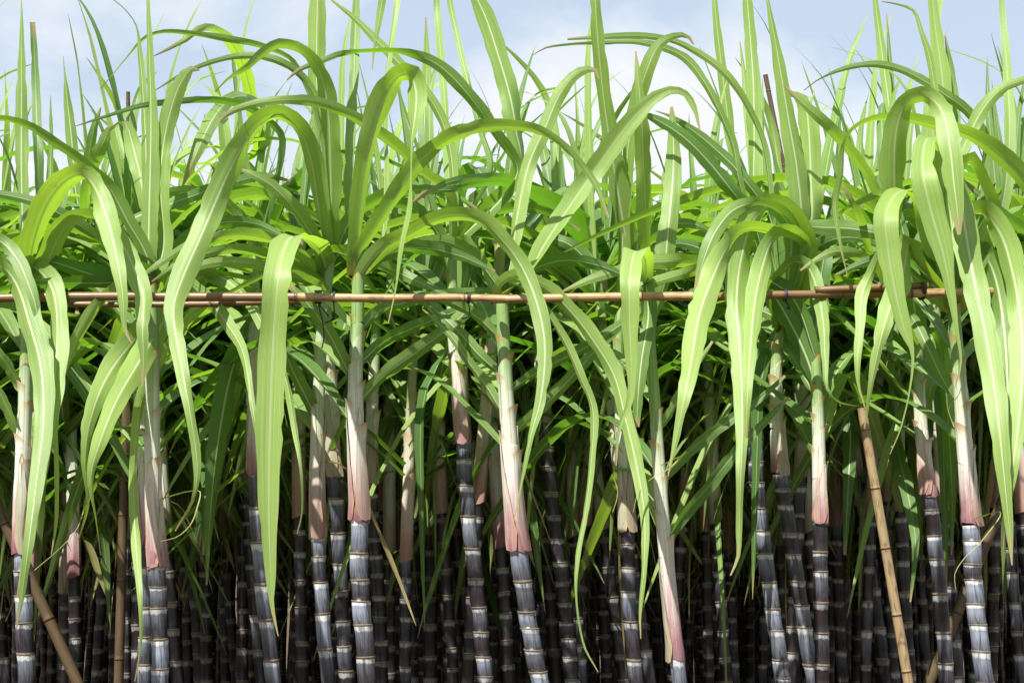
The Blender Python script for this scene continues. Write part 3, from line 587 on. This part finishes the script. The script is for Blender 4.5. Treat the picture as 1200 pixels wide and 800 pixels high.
VIEW_R = np.array([1., 0, 0])
def traced_leaf(li, q, dstem):
    mode, d0, d1, wm, pts, rnd, dry, sgn = L[li]
    pts = [tuple(p) for p in pts]
    x0, y0, v0 = pts[0]
    if math.hypot(x0 - q[0], y0 - q[1]) > 7:                      # run the blade back to its cane
        y_b = max(q[1], y0 + 12); pts = [(q[0], y_b, v0 * .8)] + pts
    A = np.array(pts, float)
    seg = np.concatenate([[0], np.cumsum(np.hypot(np.diff(A[:, 0]), np.diff(A[:, 1])))]); s = seg / seg[-1]
    dep = dstem + (d1 - dstem) * np.clip(s * 1.25, 0, 1) ** .9
    if mode == 'H':
        k = int(np.argmin(A[:, 1])); pr = np.ones(len(A)); pr[:k + 1] = .45 * np.linspace(0, 1, k + 1) ** 2
        if k + 1 < len(A): pr[k + 1] = .78
        dep = dstem + (d1 - dstem) * pr
    P3 = np.array([at(x, y, Y) for (x, y, v), Y in zip(pts, dep)])
    D = np.column_stack([P3, A[:, 2], dep])
    n = max(26, min(64, int(seg[-1] / 9)))
    D = catmull(D, n)
    P = D[:, :3]; vis = np.maximum(D[:, 3], .6) * PX(D[:, 4])
    s = np.linspace(0, 1, n)
    true = np.maximum(np.minimum(width_profile(s, wm * PX(D[:, 4]) * 1.08), vis * 2.6), vis)
    T = unit(np.gradient(P, axis=0))
    V = unit(P - np.array([0, 0, CAM_Z]))                         # line of sight
    if mode == 'H':
        W = VIEW_R - (T @ VIEW_R)[:, None] * T; W = unit(W)
        wid = np.maximum(vis, .0012)
        up = np.cross(T, W); up = up if (up * -V).sum() > 0 else -up
        lr = random.Random(li)
        return leaf_arrays(P, W, wid, up, .5 if rnd is None else rnd, dry, 7, lr)
    perp = unit(np.cross(V, T))                                    # across the blade, in the picture
    c = np.clip(vis / true, .0, 1); sn = np.sqrt(1 - c ** 2)
    dirn = np.cross(T, perp); dirn = unit(dirn)
    dirn = np.where((dirn * V).sum(1, keepdims=True) < 0, -dirn, dirn)   # away from the viewer
    # choose sign at the crest so that the far edge hangs lower: the viewer looks up at the under side
    k = int(np.argmin(np.abs(T[:, 2]) + (s < .12) * 2 + (s > .9) * 2)); down = 1. if perp[k, 2] < 0 else -1.
    W = perp * c[:, None] * down + dirn * sn[:, None] * sgn
    up = np.cross(T, W); up = up if up[k, 2] > 0 else -up
    lr = random.Random(li)
    return leaf_arrays(P, W, np.maximum(true, .0012), up, .5 if rnd is None else rnd, dry, 7, lr)

def build_pseudostem(root, path, r, kind, lr, n_wraps, arr_list=None, off=None):
    """leaf sheaths nested one in the other; returns the collar points"""
    P = catmull(path, 40); cuts = [0.] + sorted(lr.uniform(-.02, .02) + .36 + .60 * (k / n_wraps) for k in range(n_wraps)) + [1.]
    cols = []
    for k in range(len(cuts) - 1):
        a, b = cuts[k], min(1, cuts[k + 1])
        i0, i1 = int(max(0, a - .05) * 39), max(int(b * 39), int(a * 39) + 1)
        r0 = r * (1.05 - .42 * a); r1 = r * (1.07 - .42 * b)
        az = (k % 2) * math.pi + lr.uniform(-.5, .5)
        v, f, A = sheath_arrays(P[i0:i1 + 1], r0, r1, a, b, kind, lr, az=az, belly=.10 if k == 0 else 0.)
        if off is not None: v = v - off
        link('leaf_sheath', mesh('leaf_sheath', v, f, M_SHEATH, A), root)
        cols.append((P[i1], az, b, r1))
    return cols

def flap_arrays(P, r, lr, kind):
    """a split sheath margin: a pointed shell lapped over one side of the wrap"""
    n, m = 14, 7; P = catmull(P, n); s = np.linspace(0, 1, n)
    a0 = -math.pi / 2 + lr.uniform(-1.2, 1.2); sw = lr.uniform(-.9, .9); out_ = lr.uniform(.0, .5)
    V, A = [], []
    for i in range(n):
        half = lr.uniform(.95, 1.05) * .85 * (1 - s[i]) ** .55 * (.55 + .45 * min(1, s[i] / .15)) + .03
        u = np.linspace(-1, 1, m); ang = a0 + sw * s[i] + u * half
        rr = r * (1.17 - .20 * s[i]) * (1 + .10 * abs(u) ** 3 + out_ * .35 * (1 - s[i]) ** 5)
        V.append(np.stack([P[i, 0] + rr * np.cos(ang), P[i, 1] + rr * np.sin(ang), np.full(m, P[i, 2]) - .003 * (1 - abs(u)) * (i == 0)], 1)); A.append(ang)
    k = n * m
    return np.concatenate(V), grid_faces(n, m), dict(hh=np.repeat(.03 + .35 * s, m), kind=np.full(k, kind), ang=np.concatenate(A), rim=np.tile(np.abs(np.linspace(-1, 1, m)) ** 4 * .6, n))
CG = 'front canes at the edge of the field'
for ci, (d, dia, wx, kd, path, dy, lab) in enumerate(CANES):
    lr = random.Random(100 + ci)
    P3 = [at(x, y, d) for x, y in path]
    # on down to the ground, the lean easing off
    a, b = P3[0], P3[1]; sl = (b - a) / (b[2] - a[2])
    low = [a - sl * (a[2] * f) * (1 - .35 * f) for f in (1.0, .66, .33)]
    for q, f in zip(low, (1.0, .66, .33)): q[2] = a[2] * (1 - f) - (.03 if f == 1 else 0)
    full = low + P3
    Pf = catmull(np.array(full), 200)
    ztop = at(path[0][0], dy, d)[2]
    dark = Pf[Pf[:, 2] <= ztop]; up = Pf[Pf[:, 2] > ztop - .015]
    base = np.array([Pf[0][0], Pf[0][1], 0.])
    root = thing('sugar_cane', lab, 'sugar cane', tuple(base), CG)
    r = dia * PX(d) * .5
    v, f, A = stalk_arrays(dark, r, lr, wx, seg=.068 if d < 3.7 else .072)
    link('stalk', mesh('stalk', v - base, f, M_STALK, A), root)
    cols = build_pseudostem(root, up, r, kd, lr, 6, off=base)
    for k in range(lr.choice((1, 2, 2))):
        i1 = int(len(up) * lr.uniform(.28, .55))
        v, f, A = flap_arrays(up[:max(i1, 5)] - base, r, lr, lr.choice((.0, .1, .30, .45, .48)))
        link('split_sheath', mesh('split_sheath', v, f, M_SHEATH, A), root)
    own = owner.get(ci, [])
    for li, q in own:
        v, f, A = traced_leaf(li, q, d)
        link('leaf', mesh('leaf', v - base, f, M_LEAF, A), root)
    # the blades nobody can follow in the crowd: sideways and back into the field
    for k, (c, az, b_, r1) in enumerate(cols[:5]):
        if len(own) >= 7 and k % 2: continue
        side = k % 2
        a_ = lr.uniform(35, 80) if side else lr.uniform(100, 150)
        v, f, A = gen_leaf(c, a_, lr.uniform(35, 58), lr.uniform(.8, 1.1), lr.uniform(.034, .05), lr.uniform(55, 100), lr.uniform(.25, .5), lr.uniform(.05, .12), lr,
                           lr.uniform(-50, 50), lr.uniform(5, 25), rnd=lr.random() * .8)
        link('leaf', mesh('leaf', v - base, f, M_LEAF, A), root)
    if lr.random() < .5 and d > 3.15:     # a dead blade hanging from the lowest sheath
        c = up[int(len(up) * .25)]
        v, f, A = gen_leaf(c, lr.choice((20, 160, 90)), 60, lr.uniform(.4, .7), lr.uniform(.012, .02), 110, .08, .05, lr, lr.uniform(-120, 120), 8, rnd=.5, dry=.9)
        link('dry_leaf', mesh('dry_leaf', v - base, f, M_LEAF, A), root)

# ================================================================ canes behind: prototypes copied plant by plant
def proto(seed, forward):
    lr = random.Random(seed)
    parts = []
    h = lr.uniform(1.36, 1.58); r = lr.uniform(.0128, .0165); top = h + lr.uniform(.52, .70)
    lx, ly = lr.uniform(-.14, .10), lr.uniform(-.10, .10)
    bow = lr.uniform(-.05, .05)
    pos = lambda z: np.array([lx * (max(z, 0) / 2.2) ** 1.3 + bow * math.sin(z * 1.4), ly * (max(z, 0) / 2.2) ** 1.3, z])
    dark = np.array([pos(z) for z in np.linspace(-.03, h, 10)])
    up = np.array([pos(z) for z in np.linspace(h - .015, top, 8)])
    v, f, A = stalk_arrays(dark, r, random.Random(seed), lr.choice((.06, .15, .28, .5)), seg=.070, sides=10)
    root_parts = [('stalk', mesh('stalk', v, f, M_STALK, A))]
    P = catmull(up, 40); kind = lr.choice((.05, .2, .45, .5, .6, .78))
    cuts = [0, .38, .56, .74, .9, 1.]; cols = []
    for k in range(5):
        a, b = cuts[k], cuts[k + 1]; az = (k % 2) * math.pi + lr.uniform(-.5, .5)
        v, f, A = sheath_arrays(P[int(max(0, a - .05) * 39):int(b * 39) + 1], r * (1.16 - .4 * a), r * (1.2 - .4 * b), a, b, kind, lr, sides=10, n=6, az=az)
        root_parts.append(('leaf_sheath', mesh('leaf_sheath', v, f, M_SHEATH, A)))
    axis = lr.uniform(0, 360)
    nl = 21
    for k in range(nl):
        q = .30 + .70 * k / (nl - 1); c = P[min(39, int(q * 39))]
        az = axis + 180 * (k % 2) + lr.uniform(-35, 35)
        if not forward:
            a_ = az % 360
            if 205 < a_ < 335: az = -az         # front rows: nothing reaches out over the canes in front
        if k >= nl - 2:      # spindle and youngest blades, near upright
            th0, bend, s0, sh, ln = lr.uniform(2, 12), lr.uniform(5, 60), lr.uniform(.6, .85), .06, lr.uniform(2, 10); LL = lr.uniform(.38, .78)
        elif k >= 3:
            th0, bend, s0, sh, ln = lr.uniform(22, 48), lr.uniform(75, 135), lr.uniform(.24, .50), lr.uniform(.05, .13), lr.uniform(5, 25); LL = lr.uniform(.85, 1.2)
        else:
            th0, bend, s0, sh, ln = lr.uniform(35, 60), lr.uniform(70, 110), lr.uniform(.2, .4), lr.uniform(.05, .1), lr.uniform(5, 20); LL = lr.uniform(.6, .9)
        v, f, A = gen_leaf(c, az, th0, LL, lr.uniform(.030, .058) * (1 if k < nl - 2 else .75), bend, s0, sh, lr, lr.uniform(-70, 70), ln, n=18, m=5, rnd=lr.random() ** 1.6)  # tone skewed dark: shade among the rear leaves is put into their colour
        root_parts.append(('leaf', mesh('leaf', v, f, M_LEAF, A)))
    for k in range(8):   # narrow green blades hanging from the lower collars
        c = P[int(lr.uniform(.25, .75) * 39)]
        v, f, A = gen_leaf(c, lr.uniform(0, 180) if not forward else lr.uniform(0, 360), lr.uniform(25, 50), lr.uniform(.28, .56), lr.uniform(.010, .030), lr.uniform(118, 145), lr.uniform(.06, .20), .05, lr, lr.uniform(-160, 160), 8, n=16, m=3, rnd=lr.random() * .6)
        root_parts.append(('leaf', mesh('leaf', v, f, M_LEAF, A)))
    for k in range(lr.choice((1, 2, 2, 3))):
        c = P[int(lr.uniform(.02, .25) * 39)]
        az = lr.uniform(0, 180)
        v, f, A = gen_leaf(c, az, lr.uniform(50, 90), lr.uniform(.2, .42), lr.uniform(.010, .022), lr.uniform(90, 110), .08, .05, lr, lr.uniform(-160, 160), 8, n=16, m=3, rnd=.4, dry=lr.choice((.2, .6, .95)))
        root_parts.append(('dry_leaf', mesh('dry_leaf', v, f, M_LEAF, A)))
    return root_parts
PA = [proto(500 + i, False) for i in range(9)]
PB = [proto(600 + i, True) for i in range(9)]
spots = []
lr = random.Random(7)
taken = [(at(p[0][0], 800, d)[0], d) for d, _, _, _, p, _, _ in CANES]
def try_spot(x, y, gap):
    for a, b in taken:
        if (a - x) ** 2 + (b - y) ** 2 < gap ** 2: return False
    taken.append((x, y)); return True
for ylo, yhi, cnt, gap in ((3.5, 4.2, 78, .075), (4.2, 5.1, 112, .085), (5.1, 5.8, 77, .10)):
    k = 0; tries = 0
    while k < cnt and tries < 4000:
        tries += 1
        y = math.sqrt(lr.uniform(ylo ** 2, yhi ** 2)); x = lr.uniform(-1, 1) * (.40 * y + .15)
        if try_spot(x, y, gap): spots.append((x, y)); k += 1
LAND = ((150, 'left of the bamboo post'), (262, 'right of the split pink sheath cane'), (372, 'round the longest hanging blade'), (500, 'round the thick pink sheathed cane'),
        (640, 'round the leaning white sheathed cane'), (790, 'round the purple grey sheathed cane'), (900, 'under the three broad pale blades'),
        (1010, 'round the flared pale sheathed cane'), (1100, 'right of the sloping bamboo prop'), (9999, 'by the right edge'))
def zone(x, y):
    u = x / y * F + 600
    where = next(t for lim, t in LAND if u < lim)
    if y < 4.2: return 'dark cane close behind the front row, ' + where, 'canes close behind the front row ' + where
    if y < 5.0: return 'shaded cane some rows back, seen ' + where, 'canes some rows back ' + where
    return 'dim cane deep in the stand, seen ' + where, 'canes deep in the stand ' + where
for x, y in spots:
    P = lr.choice(PA if y < 4.3 else PB)
    lab, grp = zone(x, y)
    root = thing('sugar_cane', lab, 'sugar cane', (x, y, 0), grp)
    root.rotation_euler = (lr.uniform(-.04, .04), lr.uniform(-.10, .045), lr.uniform(-.35, .35) if y < 4.3 else lr.uniform(0, 6.28))
    sc = lr.uniform(.94, 1.06); root.scale = (sc, sc, sc)
    for nm, me in P:
        o = bpy.data.objects.new(nm, me); COL.objects.link(o); o.parent = root

# ================================================================ far rows as one mass
def far_mass():
    lr = random.Random(77)
    lv, sv, hv = [], [], []
    n = 0
    while n < 900:
        y = math.sqrt(lr.uniform(5.8 ** 2, 12 ** 2)); x = lr.uniform(-1, 1) * (.40 * y + .3)
        n += 1
        h = lr.uniform(1.35, 1.60); top = h + lr.uniform(.5, .68); lx = lr.uniform(-.15, .12)
        r = lr.uniform(.0125, .0165)
        zz = np.linspace(0, h, 22); ang = np.linspace(0, 2 * math.pi, 6, endpoint=False)
        V = []; t_ = []
        for i, z in enumerate(zz):
            for q in (0., .9):
                z2 = z + q * h / 22; cx = x + lx * (z2 / 2.2) ** 1.3
                V.append(np.stack([cx + r * (1.08 if q == 0 else 1) * np.cos(ang), y + r * np.sin(ang), np.full(6, z2)], 1)); t_.append(np.full(6, q))
        V = np.concatenate(V); m_ = len(V)
        sv.append((V, grid_faces(m_ // 6, 6, True), dict(t=np.concatenate(t_), wax=np.full(m_, lr.random() * .35), ang=np.tile(ang, m_ // 6), hh=V[:, 2] * 3)))
        zz = np.linspace(h, top, 4); V = np.concatenate([np.stack([x + lx * (z / 2.2) ** 1.3 + r * 1.1 * np.cos(ang), y + r * 1.1 * np.sin(ang), np.full(6, z)], 1) for z in zz])
        hv.append((V, grid_faces(4, 6, True), dict(hh=np.repeat(np.linspace(0, 1, 4), 6), kind=np.full(24, lr.random()), ang=np.tile(ang, 4), rim=np.zeros(24))))
        for k in range(9):
            z = h + (top - h) * (.3 + .7 * k / 8); c = (x + lx * (z / 2.2) ** 1.3, y, z); az = lr.uniform(0, 360)
            if k > 7: a = (lr.uniform(2, 12), lr.uniform(5, 60), .75, .06, 6, lr.uniform(.45, .75))
            else: a = (lr.uniform(18, 48), lr.uniform(60, 130), lr.uniform(.2, .45), .09, 12, lr.uniform(.85, 1.25))
            lv.append(gen_leaf(c, az, a[0], a[5], lr.uniform(.03, .05), a[1], a[2], a[3], lr, lr.uniform(-60, 60), a[4], n=12, m=3, rnd=lr.random()))
    V, Fq, A = merge(sv); o1 = link('distant_cane_stalks', mesh('distant_cane_stalks', V, Fq, M_STALK, A))
    V, Fq, A = merge(hv); o2 = link('distant_cane_sheaths', mesh('distant_cane_sheaths', V, Fq, M_SHEATH, A))
    V, Fq, A = merge(lv); o3 = link('distant_cane_leaves', mesh('distant_cane_leaves', V, Fq, M_LEAF, A))
    for o, l in ((o1, 'mass of thin dark cane stalks far back in the field'), (o2, 'pale sheaths of the far cane stalks deep in the field'), (o3, 'mass of green cane foliage far back in the field')):
        o['kind'] = 'stuff'; o['label'] = l; o['category'] = 'sugar cane'
far_mass()

# ================================================================ leaf litter between the canes
def litter():
    lr = random.Random(5); parts = []
    for i in range(2600):
        y = lr.uniform(2.2, 12); x = lr.uniform(-1, 1) * (.42 * y + .4); a = lr.uniform(0, 6.28)
        LL = lr.uniform(.12, .5); s = np.linspace(0, 1, 7); bow = lr.uniform(-.3, .3)
        P = np.stack([x + np.cos(a + bow * s) * LL * s, y + np.sin(a + bow * s) * LL * s, .015 + lr.uniform(0, .05) + .03 * np.sin(s * 3.1 + lr.uniform(0, 3)) * lr.uniform(0, 1.4)], 1)
        W = np.tile(np.array([-math.sin(a), math.cos(a), lr.uniform(-.6, .6)]), (7, 1))
        parts.append(leaf_arrays(P, W, width_profile(s, lr.uniform(.012, .035)), np.array([0, 0, 1.]), lr.random(), lr.uniform(.75, 1), 3, lr, False))
    V, Fq, A = merge(parts); o = link('leaf_litter', mesh('leaf_litter', V, Fq, M_LEAF, A)); o['kind'] = 'stuff'
    o['label'] = 'dry straw coloured cane leaves littering the soil'; o['category'] = 'leaf litter'
litter()

# ================================================================ bamboo
def bamboo(name, lab, P, w_px, d, material, seg=.3, cat='bamboo pole', group=None, taper=1.):
    P = np.array(P, float); base = P[0].copy()
    r = w_px * PX(d) * .5
    v, f, A = pole_arrays(P - base, r, r * taper, seg, random.Random(int(base[0] * 97 + w_px)))
    o = link(name, mesh(name, v, f, material, A), loc=tuple(base)); o['label'] = lab; o['category'] = cat
    if group: o['group'] = group
    return o
RG = 'horizontal bamboo rail lashed across the canes'
DP = 2.93
bamboo('bamboo_rail', 'orange brown bamboo rail running from the left edge to the lashed joint left of centre', [at(-30, 350, DP), at(110, 347, DP), at(250, 348, DP), at(372, 348, DP)], 10.5, DP, M_BAMD, .22, group=RG)
bamboo('bamboo_rail', 'thin dark bamboo rail hanging just under the orange brown one at the left', [at(60, 356, DP + .03), at(200, 357, DP + .03), at(352, 353, DP + .035)], 7.5, DP, M_BAMD, .3, group=RG)
bamboo('bamboo_rail', 'pale straw coloured bamboo rail in the middle, lashed at both ends', [at(345, 348, DP - .022), at(430, 349.5, DP - .02), at(510, 348.5, DP - .015), at(592, 350, DP - .01)], 10.5, DP, M_BAM, .34, group=RG, taper=.85)
bamboo('bamboo_rail', 'slender tan bamboo rail right of the middle, ending in a black tie', [at(575, 351, DP + .02), at(700, 348, DP), at(812, 347, DP - .01)], 10, DP, M_BAM, .3, group=RG, taper=1.05)
bamboo('bamboo_rail', 'long brown bamboo rail behind the broad pale blades at the right', [at(790, 349, DP + .015), at(930, 345, DP + .01), at(1090, 344, DP)], 10, DP, M_BAMD, .33, group=RG)
bamboo('bamboo_rail', 'upper orange bamboo rail lying on the brown one at the right', [at(955, 340, DP + .005), at(1020, 337, DP - .01), at(1088, 335, DP - .01)], 8.5, DP, M_BAMD, .28, group=RG)
bamboo('bamboo_rail', 'short bamboo rail under the hanging blades at the far right', [at(1066, 344, DP - .02), at(1142, 342, DP - .01), at(1230, 341, DP)], 10.5, DP, M_BAM, .3, group=RG)
def to_ground(a, b, d):
    A, Bp = at(*a, d), at(*b, d); t = Bp[2] / (A[2] - Bp[2]); G = Bp + (Bp - A) * t; G[2] = -.05; return G, A
for lab, a, b, d, wpx, m_, sg, tp in (
    ('dull brown bamboo post standing upright left of the split pink sheath cane', (148, 470), (139, 800), 3.55, 13, M_BAMP, .16, .8),
    ('dark bamboo prop leaning to the left at the bottom left corner', (-20, 555), (95, 800), 3.52, 14, M_BAMP, .22, .9),
    ('tan bamboo cane sloping down to the right with dark joint rings', (1010, 478), (1066, 800), 3.12, 13, M_BAMT, .135, .85),
    ('shadowy bamboo prop leaning steeply the other way at the right', (1186, 560), (1085, 800), 3.42, 14, M_BAMP, .24, .9)):
    G, A = to_ground(a, b, d)
    bamboo('bamboo_prop', lab, [G, (G + A) / 2, A], wpx, d, m_, sg, 'bamboo prop', taper=tp)
for lab, a, b, d, wpx in (('thin grey post poking above the leaves against the sky at the left', (150, 108), (151, 420), 4.9, 5),
                          ('thin brown post tilting left against the sky at the right', (897, 88), (960, 420), 4.7, 6)):
    A = at(*a, d); b2 = at(*b, d); sl = (A - b2) / (A[2] - b2[2]); G = A - sl * A[2] * (1. if wpx == 5 else .6); G[2] = -.05
    bamboo('bamboo_post', lab, [G, (G * .5 + b2 * .5), b2, A], wpx, d, M_BAMP, .12, 'bamboo post')

def tie(lab, x, y, d, w_px, turns, hang=()):
    c = at(x, y, d); r0 = w_px * PX(d) * .5
    parts = []
    def tube(P, r, sides=6):
        P = np.array(P); T = unit(np.gradient(P, axis=0)); ref = np.array([.3, 1, .2]); X = unit(np.cross(T, ref)); Y = np.cross(T, X)
        ang = np.linspace(0, 2 * math.pi, sides, endpoint=False)
        V = (P[:, None] + r * (np.cos(ang)[None, :, None] * X[:, None] + np.sin(ang)[None, :, None] * Y[:, None])).reshape(-1, 3)
        return V, grid_faces(len(P), sides, True), {}
    th = np.linspace(0, 2 * math.pi * turns, turns * 14)
    parts.append(tube(np.stack([(th / th[-1] - .5) * turns * .0028, np.sin(th) * r0, np.cos(th) * r0], 1), .0019))
    for hx, hy in hang:
        e = at(x + hx, y + hy, d + .02) - c
        s = np.linspace(0, 1, 12)[:, None]
        parts.append(tube(np.array([0, 0, -r0]) * (1 - s) + e * s + np.array([.008, 0, -.01]) * np.sin(s * 3.14), .0015))
    V, Fq, _ = merge(parts)
    o = link('twine_tie', mesh('twine_tie', V, Fq, M_TIE), loc=tuple(c)); o['label'] = lab; o['category'] = 'tie'; o['group'] = 'black ties on the bamboo rail'
tie('broad black wrapping on the rail joint left of centre', 373, 348, DP - .01, 15, 5, [(12, 22), (4, 60)])
tie('thin black tie with a trailing end beside the broad wrapping', 391, 348, DP - .018, 12, 2, [(-10, 30)])
tie('black tie near the right end of the pale middle rail', 549, 349, DP - .012, 12, 2, [(-8, 24)])
tie('black knotted tie where the tan rail meets the right hand rail', 804, 348, DP, 13, 4, [(-4, -10), (8, 12)])
tie('dark tie round the brown rail under the pale blades at the right', 920, 346, DP + .01, 13, 2, [(2, 14)])
tie('dark tie where the three rails overlap at the right', 1080, 341, DP - .01, 20, 3, [(4, 14)])
